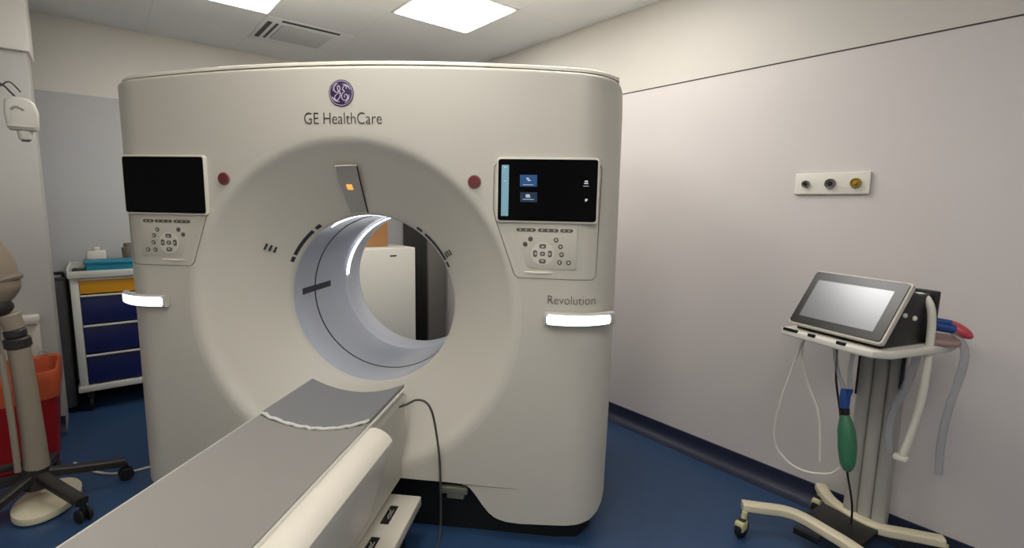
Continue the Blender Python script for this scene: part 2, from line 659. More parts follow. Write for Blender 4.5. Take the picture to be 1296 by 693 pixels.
# little louvre marks and light dashes on the flare
for s in (0, 1):
    for rr in (.519, .503, .487):
        dd = (153.0, 149.6) if s == 0 else (30.0, 33.4)
        k = 1 if s == 0 else .9
        cone_patch(dd[0], dd[1], rr * k + .0035, rr * k - .0035, .0015, 2, 1).build('louvre_slot', 'dark', ct)
for d0, d1 in ((130, 150.5), (152, 155.6), (123.5, 127.5)):
    cone_patch(d0, d1, .4265, .4135, .002, 10, 1).build('flare_marker', 'dark', ct)
    cone_patch(180 - d0, 180 - d1, .4265, .4135, .002, 10, 1).build('flare_marker', 'dark', ct)

# raised cap along the top over a strip whose grey paints the gap's shade
for nm, z0, z1, ins, mt in (('top_gap_shade', -.02, .008, .024, 'gap_shade'), ('top_cap', .007, .021, .014, 'shell2')):
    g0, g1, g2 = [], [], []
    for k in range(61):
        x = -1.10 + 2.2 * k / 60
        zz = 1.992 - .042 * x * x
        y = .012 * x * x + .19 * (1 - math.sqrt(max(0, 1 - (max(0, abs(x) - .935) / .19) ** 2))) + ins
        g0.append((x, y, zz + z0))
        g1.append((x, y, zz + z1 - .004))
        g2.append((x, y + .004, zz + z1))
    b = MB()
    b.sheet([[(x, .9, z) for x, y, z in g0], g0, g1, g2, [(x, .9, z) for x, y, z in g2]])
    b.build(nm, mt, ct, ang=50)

# plinth under the cover
b = MB()
b.prism([(-1.06, .17), (-1.0, .075), (-.9, .06), (.9, .06), (1.0, .075), (1.06, .17), (1.06, .9), (-1.06, .9)], 0, .24)
b.box((0, .5, .15), (1.6, .78, .30))
b.build('plinth', 'plinth', ct)
b = MB()
b.box((.459, .012, .213), (.122, .03, .030), .003)
b.build('bracket', 'steel', ct)
MB().box((.466, .014, .186), (.075, .024, .026), .003).build('connector_plug', 'steel', ct)
# seams
MB().tube([(.50, .0, .2475), (.57, .0, .2465), (.65, .0, .246), (.75, .0005, .245)], [.004, .003, .0022, .001], 6).build('cover_seam', 'seam', ct)

# emergency buttons
for s in (-1, 1):
    x = s * .5405
    o = MB().lathe([(.0275, 0), (.0275, .004), (.026, .0065), (.024, .0065)], T(x, .001, 1.541) @ FACE, 32, cap0=True, cap1=True).build('button_bezel', 'redrim', ct)
    MB().lathe([(.0235, .005), (.0235, .009), (.0225, .0108), (.012, .0112), (.001, .0113)], T(x, .001, 1.541) @ FACE, 32).build('stop_button', 'redbtn', o)

# touch screens, keypads
SW, SH, SZ, SX = .402, .254, 1.5107, .831
for s in (-1, 1):
    X = T(SX if s > 0 else -.8165, .004, SZ) @ RZ(s * 1.2) @ FACE
    sn = MB(X).prism(rrect(SW, SH, .016), -.004, .014, bev=.005).build('touch_screen', 'shell2', ct)
    MB(X).prism(rrect(SW - .016, SH - .016, .010), .0135, .0152).build('screen_glass', 'glass', sn)
    if s > 0:
        def sb(x0, z0, x1, z1, nm, mt, lift=.0160):
            MB(X).prism(rrect(abs(x1 - x0), abs(z1 - z0), .001, 2), .015, lift, T((x0 + x1) / 2 - SX, (z0 + z1) / 2 - SZ, 0)).build(nm, mt, sn)
        sb(.651, 1.607, .680, 1.409, 'menu_bar', 'scr_bar')
        sb(.724, 1.570, .791, 1.525, 'app_tile', 'scr_tile')
        sb(.726, 1.503, .793, 1.465, 'app_tile', 'scr_tile2')
        for x, z, w2, h2 in ((.754, 1.556, .010, .006), (.760, 1.549, .012, .005), (.756, 1.491, .016, .007), (.757, 1.4845, .018, .004), (.981, 1.548, .012, .006), (.981, 1.540, .016, .004), (.984, 1.478, .010, .006), (.982, 1.473, .006, .004), (.665, 1.598, .008, .005), (.664, 1.545, .008, .003), (.757, 1.532, .040, .0022), (.758, 1.4755, .044, .002), (.981, 1.530, .022, .0018)):
            MB(X).box((x - SX, z - SZ, .0162), (w2, h2, .0008)).build('screen_icon', 'scr_icon', sn)
    # recessed panel outline
    lp = [(.632, 1.615), (.620, 1.600), (.618, 1.44), (.626, 1.40), (.706, 1.178), (.722, 1.163), (1.020, 1.160), (1.034, 1.174), (1.042, 1.60), (1.034, 1.613)]
    lq = []
    for (xa, za), (xb, zb) in zip(lp, lp[1:]):
        lq += [(xa + (xb - xa) * k / 8, za + (zb - za) * k / 8) for k in range(8)]
    lq.append(lp[-1])
    MB().tube([(s * x, depth(x, z) - .0005, z) for x, z in lq], .0021, 6, spline=False).build('panel_seam', 'seam', ct)
    # grip recess under keypad
    MB().tube([(s * .745, .001, 1.186), (s * .80, .001, 1.184), (s * .86, .002, 1.186)], [.003, .006, .003], 8).build('grip_lip', 'shell2', ct)
    kp = [(.697, 1.366), (.955, 1.364), (.953, 1.201), (.772, 1.199), (.758, 1.208)]
    X = T(0, .004, 0) @ FACE
    pl = [(s * x, z) for x, z in kp]
    if s < 0:
        pl = pl[::-1]
    k_ = MB(X).prism(pl, 0, .005, bev=.002).build('keypad', 'pad', ct)
    for x0, x1 in ((.713, .790), (.799, .880), (.887, .937)):
        o = MB(X).prism(rrect(x1 - x0, .013, .006), .004, .0065, T(s * (x0 + x1) / 2, 1.3555, 0)).build('key_strip', 'key', k_)
        b = MB(X)
        for q in ((.2, .5, .8) if x1 - x0 > .06 else (.3, .7)):
            b.box((s * (x0 + (x1 - x0) * q), 1.3555, .0066), (.007, .005, .0008))
        b.build('key_icons', 'keylight', o)
    MB(X).prism([(s * .8195 + .046 * math.cos(2 * PI * i / 32), 1.262 + .046 * math.sin(2 * PI * i / 32)) for i in range(32)], .004, .0062).build('direction_pad', 'shell2', k_)
    for x, z, r in ((.770, 1.320, .0095), (.749, 1.299, .0095), (.872, 1.318, .0095), (.890, 1.292, .0095), (.895, 1.261, .0095), (.888, 1.229, .0095), (.924, 1.229, .0095)):
        o = MB(X).lathe([(r, .004), (r, .0066), (r * .8, .0075)], T(s * x, z, 0), 20, cap1=True).build('key', 'key', k_)
        if x > .8:
            MB(X).box((s * x, z, .0076), (.007, .008, .0008)).build('key_icon', 'keylight', o)
    for dx, dz, w2, h2 in ((0, .030, .026, .017), (0, -.030, .026, .017), (-.0295, 0, .016, .026), (.0295, 0, .016, .026), (0, 0, .020, .017)):
        o = MB(X).prism(rrect(w2, h2, .006), .0055, .0082, T(s * .8195 + dx, 1.262 + dz, 0)).build('key', 'key', k_)
        MB(X).box((s * .8195 + dx * .95, 1.262 + dz * .95, .0083), (w2 * .4, h2 * .38, .0008)).build('key_icon', 'keylight', o)
    # lit grip bars that wrap round the front corner
    P, Q = [], []
    for k in range(17):
        x = .838 + (1.088 - .838) * k / 16
        y = depth(x, 1.0)
        P.append((s * (x + max(0, (x - 1.02)) * .30), y - .018 - .010 * min(1, k / 4), 1.003))
    hb = MB().tube(P, 1, 20, spline=False, flat=(.016, .0275)).build('grip_bar', 'housing', ct, ang=60)
    Q = [(x, y - .0085, z - .001) for x, y, z in P]
    Q[0] = (Q[0][0] + s * .008, Q[0][1], Q[0][2])
    R_ = [.8] + [1] * 15 + [.8]
    MB().tube(Q, R_, 16, spline=False, flat=(.0105, .0215)).build('light_diffuser', 'handlelight', hb, ang=60)
# lettering
b = MB()
text_mesh(b, 'GE HealthCare', .0665, T(-.005, -.0012, 1.765) @ FACE, .81, off=-.0008)
b.build('lettering', 'ink', ct)
b = MB()
text_mesh(b, 'Revolution', .052, T(.941, .0075, 1.059) @ FACE, .87, off=-.0008)
for v in b.bm.verts:
    v.co.y += depth(v.co.x, v.co.z) - .0085
b.build('lettering', 'ink', ct)
# round emblem with script monogram
EX = T(-.007, -.0005, 1.885) @ FACE
em = MB(EX).lathe([(.0525, 0), (.0525, .0016), (.051, .0022)], n=48, cap1=True).build('emblem', 'purple', ct)
b = MB(EX)
b.lathe([(.0485, .002), (.0485, .0032), (.0462, .0032), (.0462, .002)], n=60)
ER = .0525 / 137


def stroke(pts, r):
    b.tube([((x - 630) * ER, (243 - y) * ER, .0026) for x, y in pts], r, 6, sub=6)


stroke(((556, 200), (562, 225), (585, 236), (612, 222), (618, 190), (602, 168), (590, 186), (600, 220), (622, 240), (612, 288), (584, 316), (560, 302), (568, 266), (618, 240)), .0021)
stroke(((688, 200), (684, 172), (662, 172), (648, 205), (668, 230), (646, 244), (634, 282), (655, 314), (690, 308), (700, 272), (680, 256), (664, 274), (672, 288)), .0021)
for k in range(4):
    a0 = k * PI / 2 + .35
    b.tube([(.041 * math.cos(a0 + t * 1.05) * (1 - .16 * t), .041 * math.sin(a0 + t * 1.05) * (1 - .16 * t), .0026) for t in (0, .25, .5, .75, 1)], [.0012, .0030, .0034, .0022, .0008], 6)
b.build('emblem_script', 'lav', em)

# ------------------------------------------------------------------ patient table
YE = -3.0
tb = thing('patient_table', 'long white patient table with grey mattress leading into the scanner', 'patient table', T(0, -1.5, 0))


def loft(poly0, y0, y1, mb, cap=True):
    a = [(x, y0, z) for x, z in poly0]
    c = [(x, y1(z) if callable(y1) else y1, z) for x, z in poly0]
    mb.sheet([a + a[:1], c + c[:1]])
    if cap:
        for q, fl in ((a, True), (c, False)):
            vs = [mb.bm.verts.new(mb.X @ Vector(v)) for v in q]
            mb.bm.faces.new(vs)
    bmesh.ops.recalc_face_normals(mb.bm, faces=mb.bm.faces[:])
    return mb


def sag(x, w, lo, hi): return lo + (hi - lo) * (abs(x) / w) ** 2


# mattress: slightly hollow long pad
def pad(w, zlo, zhi, th, y0, y1, mb, ny=24, wob=0.0, nx=20):
    top, bot = [], []
    for j in range(ny + 1):
        y = y0 + (y1 - y0) * j / ny
        rt, rb = [], []
        for i in range(nx + 1):
            x = -w + 2 * w * i / nx
            z = sag(x, w, zlo, zhi)
            if wob:
                z += wob * math.sin(31 * y + 5 * x) * math.cos(9 * x + 3 * y) * math.exp(-((y + .9) / .5) ** 2)
            rt.append((x, y, z))
            rb.append((x, y, z - th))
        top.append(rt)
        bot.append(rb)
    mb.sheet(top, flip=(y1 < y0))
    mb.sheet(bot, flip=(y1 > y0))
    for k in (0, -1):
        mb.sheet([[r[k] for r in top], [r[k] for r in bot]])
        mb.sheet([top[k], bot[k]])
    bmesh.ops.remove_doubles(mb.bm, verts=mb.bm.verts[:], dist=1e-5)
    bmesh.ops.recalc_face_normals(mb.bm, faces=mb.bm.faces[:])
    return mb


pad(.218, .603, .6475, .022, -.315, YE, MB(), 60, .0012).build('mattress', 'mattress', tb, ang=50)
pad(.232, .574, .622, .024, .050, YE - .05, MB(), 30).build('cradle', 'cradle', tb, ang=50)
hp = pad(.216, .6065, .6555, .014, .070, -.305, MB(), 10).build('head_pad', 'pad_top', tb, ang=50)
b = MB()
pts = []
for i in range(25):
    x = -.214 + .428 * i / 24
    pts.append((x, -.310 + .004 * math.sin(i * 2.1), sag(x, .216, .6075, .6555) + .0015 * math.sin(i * 2.7)))
b.tube(pts, [.0048 + .003 * abs(math.sin(i * 1.3)) for i in range(25)], 8, spline=False)
b.build('pad_rim', 'rimwhite', hp)
# carriage block under the head end
b = MB()
loft([(-.224, .258), (.224, .258), (.225, .32), (.226, .45), (.226, .622), (.219, .628), (.205, .60), (.15, .556), (-.15, .556), (-.205, .60), (-.219, .628), (-.226, .622), (-.226, .45), (-.225, .32)], -.60, lambda z: -.003 if z < .33 else .045, b)
b.build('carriage_block', 'tablebody', tb)
for s in (-1, 1):
    MB().tube([(s * .2235, .04, .640), (s * .2235, YE, .640)], .0065, 8, spline=False).build('cradle_lip', 'cradle', tb)
# domed side covers
for s in (-1, 1):
    pr = [(.229, .640), (.240, .650), (.256, .652), (.276, .648), (.296, .638), (.312, .624), (.321, .608), (.320, .596), (.314, .561), (.288, .485), (.262, .410), (.245, .36), (.235, .32), (.229, .30)]
    if s < 0:
        pr = [(.232, .600), (.245, .603), (.262, .600), (.282, .592), (.298, .580), (.306, .566), (.306, .555), (.300, .53), (.276, .465), (.255, .40), (.245, .36), (.235, .32), (.229, .30)]
    b = MB()
    loft([(s * x, z) for x, z in pr], -.358, YE, b)
    b.build('side_cover', 'rail', tb, ang=28)
    MB().tube([(s * .2295, -.36, .632 if s > 0 else .60), (s * .2295, YE, .632 if s > 0 else .60)], .0055, 8, spline=False).build('side_channel', 'silver', tb)
b = MB()
b.box((0, -1.55, .24), (.40, 2.3, .30), .01)
b.build('pedestal', 'tablebody', tb)
fc = MB().box((0, -1.30, .178), (.654, 2.52, .044), .006, 3).build('foot_cover', 'rail', tb)
MB().box((0, -1.32, .078), (.56, 2.40, .156)).build('base', 'plinth', tb)
for y in (-.188, -.388, -1.3):
    o = MB().prism(rrect(.034, .120, .002, 2), .1995, .2012, T(.239, y, 0)).build('latch_recess', 'black', fc)
    b = MB()
    b.tube([(.231, y + .028, .2025), (.240, y + .012, .204), (.238, y - .012, .204), (.247, y - .03, .2025)], .003, 8)
    b.tube([(.246, y + .03, .2025), (.247, y, .204), (.249, y - .02, .2025)], .0022, 8)
    b.build('latch', 'silver', o)

o = MB().tube([(.228, -.03, .592), (.262, -.03, .606), (.304, -.03, .628), (.345, -.03, .621), (.373, -.03, .576), (.390, -.025, .479), (.400, -.018, .372), (.403, -.012, .257), (.404, -.008, .12), (.404, -.03, .012), (.42, -.2, .006)], .0048, 10).build('cable', 'cable')
tag(o, 'thin dark cable arching from the table end down past the scanner front', 'cable')

# ------------------------------------------------------------------ behind the scanner, seen through the tunnel
X = RM @ T(1.09, 2.0, 0)
t = thing('refrigerator', 'white upright cabinet refrigerator seen through the scanner tunnel', 'refrigerator', X)
MB(X).box((0, .30, .57), (.62, .54, .98), .008).build('body', 'fridge', t)
d = MB(X).box((0, .013, .57), (.62, .026, .98), .008, 3).build('door', 'fridge', t)
b = MB(X)
b.box((.092, -.002, .992), (.062, .004, .013), .002, X=T(.092, 0, .992) @ RY(0) @ T(-.092, 0, -.992))
b.build('badge', 'ink', d)
MB(X).box((-.27, -.014, .62), (.02, .03, .26), .006).build('door_handle', 'silver', d)
for x, y in ((-.26, .08), (.26, .08), (-.26, .52), (.26, .52)):
    MB(X).cyl((x, y, 0), (x, y, .085), .022).build('foot', 'black', t)
X = RM @ T(.985, 2.36, 1.062)
t = thing('cardboard_box', 'brown cardboard box on top of the white refrigerator', 'box', X)
MB(X).box((0, 0, .13), (.48, .34, .258), .003).build('carton', 'cardboard', t)
MB(X).box((0, 0, .2585), (.48, .05, .0015)).build('tape', 'tan', t)

X = RM @ T(1.745, 2.46, 0)
t = thing('locker', 'tall narrow dark grey locker in the corner behind the scanner', 'locker', X)
MB(X).box((.0, .01, 1.0), (.20, .48, 1.9), .004).build('body', 'lockerdark', t)
d = MB(X).box((0, -.245, 1.0), (.19, .03, 1.86), .004).build('door', 'locker', t)
MB(X).box((.065, -.262, 1.05), (.014, .02, .12), .004).build('handle', 'silver', d)
MB(X).box((0, 0, .025), (.19, .46, .05)).build('plinth', 'black', t)

# ------------------------------------------------------------------ supply cart at the left
X = RM @ T(-.71, 2.27, 0)
t = thing('supply_cart', 'white supply cart with one yellow drawer above blue drawers', 'medical cart', X)
b = MB(X)
W2 = .27
for x in (-W2 + .022, W2 - .022):
    b.box((x, .022, .545), (.044, .04, .80), .005)
    b.box((x, .42, .545), (.044, .04, .80), .005)
b.box((0, .22, .165), (2 * W2 + .02, .46, .04), .006)
b.box((0, .43, .55), (2 * W2 - .05, .012, .78))
b.box((-W2 + .01, .22, .55), (.012, .38, .78))
b.box((W2 - .01, .22, .55), (.012, .38, .78))
b.build('frame', 'cartwhite', t)
b = MB(X)
b.box((0, .22, .938), (2 * W2 + .02, .48, .030), .006)
b.box((0, -.014, .954), (2 * W2 + .02, .014, .034), .004)
b.box((0, .456, .966), (2 * W2 + .02, .014, .05), .004)
b.box((-W2 - .003, .22, .966), (.014, .48, .05), .004)
b.box((W2 + .003, .22, .966), (.014, .48, .05), .004)
b.build('worktop', 'cartwhite', t)
for z0, z1, mt in ((.815, .908, 'yellow'), (.610, .797, 'navy'), (.408, .592, 'navy'), (.196, .388, 'navy')):
    d = MB(X).box((0, .19, (z0 + z1) / 2), (2 * W2 - .092, .36, z1 - z0), .004, m=None).build('drawer', mt, t)
    d['label'] = 'yellow drawer' if mt == 'yellow' else 'navy blue drawer'
    MB(X).box((0, .004, z1 + .004), (2 * W2 - .092, .022, .012), .003).build('drawer_pull', 'cartwhite', d)
for x in (-.22, .22):
    for y in (.05, .40):
        c_ = MB(X).cyl((x - .012, y, .05), (x + .012, y, .05), .05, n=28, bev=.006).build('castor', 'tyre', t)
        MB(X).box((x, y + .01, .118), (.04, .06, .058), .008).build('castor_fork', 'legdark', c_)

X = RM @ T(-.745, 2.42, .953)
t = thing('storage_box', 'flat teal box lying on top of the supply cart', 'box', X)
b = MB(X)
b.prism(rrect(.30, .22, .012), 0, .062, bev=.004)
b.build('tray_body', 'teal', t)
MB(X).prism(rrect(.316, .236, .014), .055, .070, bev=.003).build('lid', 'teal', t)
X = RM @ T(-.835, 2.64, .953)
b = MB(X)
b.box((0, 0, .06), (.11, .09, .12), .01)
b.cyl((0, 0, .118), (0, 0, .145), .024, bev=.004)
tag(b.build('bottle', 'white'), 'small white plastic bottle behind the teal box on the cart', 'bottle')
X = RM @ T(-.64, 2.63, .953)
b = MB(X)
b.cyl((0, 0, 0), (0, 0, .14), .045, .05, bev=.006)
b.cyl((0, 0, .14), (0, 0, .17), .036, bev=.004)
tag(b.build('jar', 'brown'), 'brown jar standing behind the teal box, next to the scanner edge', 'jar')
X = RM @ T(-.93, 2.34, .953)
b = MB(X)
b.box((0, 0, .014), (.07, .10, .028), .006)
tag(b.build('case', 'vblack'), 'small black case on the cart corner left of the teal box', 'case')

X = RM @ T(-1.103, 2.52, 0)
t = thing('waste_bin', 'narrow dark grey bin standing between the pillar and the supply cart', 'bin', X)
MB(X).prism(rrect(.19, .30, .02), .02, .90, bev=.008, top=1.04).build('body', 'bindark', t)
MB(X).prism(rrect(.205, .31, .02), .895, .925, bev=.006).build('lid', 'bindark', t)
h_ = MB(X).tube([(.02, -.17, .93), (.02, -.17, .955), (.09, -.17, .955), (.09, -.17, .93)], .012, 8, spline=False).build('handle', 'black', t)
MB(X).box((-.055, -.15, .945), (.045, .03, .05), .006).build('clip', 'white', t)
MB(X).prism(rrect(.15, .25, .02), 0, .022).build('foot', 'black', t)

# ------------------------------------------------------------------ red bin with orange liner
X = RM @ T(-1.245, 1.63, -.0) @ Matrix.Diagonal((1, 1, .955, 1))
t = thing('medical_waste_bin', 'red waste bin with an orange bag folded over its rim', 'bin', X)


def ring_wall(mb, rows, th=None):
    g = []
    for w_, d_, r, z, tilt in rows:
        row = [(x, y, z + tilt * (y / .15) * .5 + tilt * x / .2) for x, y in rrect(w_, d_, r, 6)]
        g.append(row + row[:1])
    mb.sheet(g)


b = MB(X)
ring_wall(b, [(.02, .02, .005, .004, 0), (.34, .26, .04, .0, 0), (.36, .28, .04, .01, 0), (.42, .33, .05, .52, 0), (.41, .32, .05, .52, 0), (.34, .26, .04, .03, 0), (.02, .02, .005, .028, 0)])
b.build('bucket', 'binred', t)
b = MB(X)
ring_wall(b, [(.425, .335, .05, .40, .012), (.435, .345, .05, .45, .006), (.440, .350, .055, .50, .01), (.445, .355, .06, .548, .012), (.435, .345, .06, .562, .012), (.41, .32, .055, .552, .012), (.38, .29, .05, .42, 0), (.33, .25, .045, .12, 0), (.02, .02, .005, .09, 0)])
b.build('liner', 'liner', t)
MB(X).tube([(.12, .16, .555), (.13, .165, .60), (.16, .165, .60), (.17, .16, .555)], .003, 6).build('handle', 'silver', t)

# small white ledge on the partition
b = MB(RM)
b.box((-1.235, 1.955, .735), (.24, .09, .05), .01)
b.box((-1.20, 1.975, .60), (.16, .05, .22), .01)
tag(b.build('wall_dispenser', 'white'), 'small white box with a ledge fixed to the pillar above the red bin', 'dispenser')

# ------------------------------------------------------------------ injector stand, far left
HX = (-1.112, 1.06)
X = RM @ T(HX[0], HX[1], 0)
t = thing('injector_stand', 'beige column stand on black castor legs with a brown head', 'medical stand', X)
b = MB(X)
b.cyl((0, 0, .09), (0, 0, .20), .055, .048, bev=.008)
b.build('hub', 'legdark', t)
for i, d in enumerate((6, -60, -128, 160, 84)):
    a = math.radians(d)
    L = .33
    p1 = Vector((L * math.cos(a), L * math.sin(a), .095))
    lg = MB(X).tube([(.03 * math.cos(a), .03 * math.sin(a), .155), (.15 * math.cos(a), .15 * math.sin(a), .128), tuple(p1)], 1, 12, flat=(.026, .02)).build('leg', 'legdark', t)
    b = MB(X)
    e = Vector((-math.sin(a), math.cos(a), 0))
    c0 = p1 + Vector((0, 0, -.063))
    for s in (-1, 1):
        b.cyl(c0 + e * (.018 * s) - e * .007, c0 + e * (.018 * s) + e * .007, .032, n=20, bev=.004)
    b.cyl(c0, c0 + Vector((0, 0, .05)), .012)
    b.build('castor', 'tyre', lg)
b = MB(X)
b.tube([(.005, 0, .19), (.004, 0, .4), (-.008, 0, .78)], [.048, .042, .040], 20)
b.build('column', 'column', t)
MB(X).tube([(-.055, -.03, .20), (-.055, -.035, .45), (-.062, -.035, .76)], .013, 12).build('side_tube', 'column', t)
b = MB(X)
b.cyl((-.008, 0, .77), (-.012, 0, .82), .048, bev=.008)
b.cyl((-.012, 0, .82), (-.016, 0, .86), .04, bev=.008)
b.build('collar', 'legdark', t)
MB(X).cyl((-.014, 0, .855), (-.03, 0, .93), .036, .042, bev=.006).build('neck', 'column', t)
b = MB(X)
b.ell((-.07, 0, .965), (.065, .055, .045))
b.build('swivel', 'legdark', t)
b = MB(X)
b.tube([(-.07, 0, .99), (-.065, 0, 1.05), (-.072, 0, 1.14), (-.10, 0, 1.24), (-.14, 0, 1.33)], [.05, .09, .09, .076, .05], 24)
b.build('injector_head', 'tan', t)
b = MB(X)
b.tube([(-.095, -.05, 1.06), (-.03, -.07, 1.09), (.02, -.02, 1.10), (.0, .04, 1.10)], .016, 8)
b.build('head_collar', 'brown', t)
MB(X).cyl((-.17, .02, .19), (-.17, .02, 2.02), .009, n=12).build('hanger_pole', 'column', t)
b = MB(X)
b.tube([(-.17, .02, 1.93), (-.10, .01, 1.937), (.02, 0, 1.931), (.06, 0, 1.895), (.075, 0, 1.872)], .004, 8)
b.tube([(.03, 0, 1.915), (.06, 0, 1.938), (.092, 0, 1.90)], .003, 8)
b.build('hook_wire', 'cable', t)
MB(X).box((-.09, .02, .21), (.18, .03, .03), .006).build('pole_clamp', 'legdark', t)

X = RM @ T(HX[0] + .087, HX[1], 1.69)
t = thing('hanging_bottle', 'white rounded plastic bottle holder hanging from a wire hook', 'bottle', X)
b = MB(X)
b.prism([(-.048, .052), (-.042, .046), (.042, .046), (.052, .06), (.055, .13), (.046, .165), (.025, .182), (-.02, .186), (-.048, .17), (-.054, .12)], -.035, .035, RX(90), bev=.012, seg=3)
b.build('shell', 'white', t)
MB(X).box((-.004, -.036, .062), (.085, .012, .012), .004).build('ledge', 'white', t)
MB(X).cyl((.004, 0, .046), (.004, 0, .006), .026, .022, bev=.004).build('nozzle', 'white', t)
MB(X).cyl((.004, 0, .006), (.004, 0, 0), .014, n=16).build('outlet', 'cable', t)
b = MB(X)
b.tube([(-.03, -.0375, .128), (-.012, -.038, .142), (.012, -.0375, .13)], .005, 8)
b.build('window', 'silver', t)

X = RM @ T(-1.08, 1.035, 0)
o = thing('base_plate', 'flat cream oval plate on the floor beneath the black castor legs', 'base plate', X)
MB(X).prism([(.118 * math.cos(2 * PI * i / 40), .185 * math.sin(2 * PI * i / 40)) for i in range(40)], .008, .04, RZ(-14), bev=.004).build('plate', 'creamp', o)
MB(X).prism([(.105 * math.cos(2 * PI * i / 40), .17 * math.sin(2 * PI * i / 40)) for i in range(40)], 0, .009, RZ(-14)).build('underside', 'black', o)
o = MB(RM).tube([(-1.0, 1.45, .006), (-.9, 1.25, .006), (-.79, 1.16, .006), (-.66, 1.155, .006), (-.5, 1.17, .006), (-.35, 1.22, .006)], .006, 8).build('floor_cable', 'hose')
tag(o, 'white cable lying on the blue floor beside the scanner foot', 'cable')

# ------------------------------------------------------------------ outlet plate on the right wall
X = RM @ T(A1, -1.16, 1.58) @ RZ(-90) @ FACE     # local x along -b, y up, z towards the room
o = thing('wall_outlet_panel', 'white wall plate with three round medical gas outlets', 'outlet panel', X)
MB(X).prism(rrect(.315, .100, .006), -.001, .016, bev=.004).build('plate', 'white', o)
for x, r, mt in ((-.105, .0175, 'chrome'), (0, .023, 'chrome'), (.103, .0225, 'gold')):
    q = MB(X).lathe([(r, .015), (r, .026), (r * .86, .031), (r * .8, .030), (r * .78, .024)], T(x, 0, 0), 28, cap1=True).build('gas_outlet', mt, o)
    if mt == 'gold':
        q['label'] = 'brass-yellow outlet'
    MB(X).lathe([(r * .45, .022), (r * .45, .033), (r * .3, .036)], T(x, 0, 0), 16, cap1=True).build('socket', 'black' if mt == 'chrome' else 'gold', q)

# ------------------------------------------------------------------ ventilator trolley and ventilator
VX = RM @ T(1.34, -1.389, .97) @ Matrix.Rotation(math.atan2(-.956, -.292), 4, 'Z')
TX = RM @ T(1.72, -1.47, 0)
t = thing('ventilator_trolley', 'cream trolley with splayed castor feet, grey column and top tray by the wall', 'trolley', TX)
b = MB(RM)
b.tube([(1.375, -1.10, .118), (1.425, -1.165, .118), (1.485, -1.235, .115), (1.505, -1.30, .112), (1.485, -1.40, .112), (1.455, -1.51, .112), (1.40, -1.60, .115), (1.33, -1.68, .118)], 1, 14, flat=(.026, .020))
b.build('front_rail', 'creamp', t)
b = MB(RM)
b.tube([(1.835, -1.265, .118), (1.79, -1.295, .118), (1.735, -1.35, .115), (1.695, -1.44, .112), (1.685, -1.535, .112), (1.735, -1.635, .115), (1.79, -1.735, .118)], 1, 14, flat=(.026, .020))
b.build('rear_rail', 'creamp', t)
b = MB(RM)
b.prism([(1.49, -1.30), (1.70, -1.32), (1.665, -1.545), (1.455, -1.53)], .085, .118, bev=.004)
b.build('base_box', 'vblack', t)
b = MB(RM)
b.box((1.44, -1.35, .085), (.03, .10, .03), .004)
b.build('brake_pedal', 'black', t)
for q in ((1.33, -1.125), (1.30, -1.70), (1.80, -1.27), (1.775, -1.74)):
    c_ = MB(RM).cyl((q[0] - .0, q[1] - .016, .042), (q[0] + .0, q[1] + .016, .042), .042, n=28, bev=.006).build('castor', 'tyre', t)
    b = MB(RM)
    b.box((q[0] - .006, q[1], .055), (.060, .040, .050), .012, 3)
    b.cyl((q[0] + .012, q[1], .07), (q[0] + .022, q[1], .108), .012)
    b.build('castor_cover', 'castor', c_)
b = MB(RM)
for yy in (-.053, 0, .053):
    b.prism(rrect(.075, .052, .018, 5, 1.735, -1.475 + yy), .115, .935)
b.prism(rrect(.05, .13, .01, 4, 1.745, -1.475), .10, .93)
b.build('column', 'silver', t)
MB(RM).box((1.69, -1.40, .77), (.012, .006, .20)).build('strap', 'black', t)
MB(RM).box((1.69, -1.552, .81), (.02, .012, .15)).build('strap', 'black', t)
tr = MB(VX)
tr.prism([(-.205, -.004), (-.195, -.02), (-.15, -.024), (.12, -.024), (.165, -.012), (.20, .04), (.215, .36), (.20, .43), (-.10, .43), (-.17, .33), (-.2, .30)], -.032, -.002, bev=.008, seg=3)
tray = tr.build('tray', 'white', t)
MB(VX).prism([(-.10, .10), (.14, .10), (.14, .42), (-.06, .42)], -.05, -.03).build('tray_bracket', 'silver', t)
b = MB(VX)
for x0, x1 in ((-.185, -.12), (-.075, -.045), (.04, .075)):
    b.box(((x0 + x1) / 2, -.021, -.004), (x1 - x0, .010, .012), .002)
b.build('tray_slot', 'black', tray)

t = thing('ventilator', 'black bedside ventilator with tilted grey touchscreen on the trolley tray', 'ventilator', VX)
SL = math.atan2(.140, .200)                 # lean of the screen
SX_ = VX @ T(0, -.004, .030) @ Matrix.Rotation(PI / 2 - SL, 4, 'X')   # local x right, y up the screen, z towards the user
LN = .246
b = MB(SX_)
b.prism(rrect(.368, LN + .012, .014, 6, 0, LN / 2), -.026, -.004, bev=.004)
hs = b.build('screen_housing', 'vrim', t)
MB(SX_).prism(rrect(.354, LN - .004, .010, 6, 0, LN / 2), -.006, .001).build('bezel', 'vbezel', hs)
MB(SX_).prism(rrect(.290, .172, .003, 3, -.004, LN / 2 - .004), .0005, .0018).build('display', 'vscreen', hs)
b = MB(VX)
b.prism([(.03, .0), (.30, .0), (.30, .185), (.22, .185), (.175, .200), (.148, .198)], -.168, .168, Matrix(((0, 0, 1, 0), (1, 0, 0, 0), (0, 1, 0, 0), (0, 0, 0, 1))), bev=.006)
b.build('body', 'vblack', t)
b = MB(VX)
b.box((.10, .315, .10), (.155, .022, .19), .006)
b.build('rear_plate', 'vblack', t)
for x, y, z in ((.164, .135, .115), (.164, .195, .10)):
    MB(VX).cyl((x - .01, y, z), (x + .012, y, z), .009, n=16, bev=.003).build('port', 'hose', t)

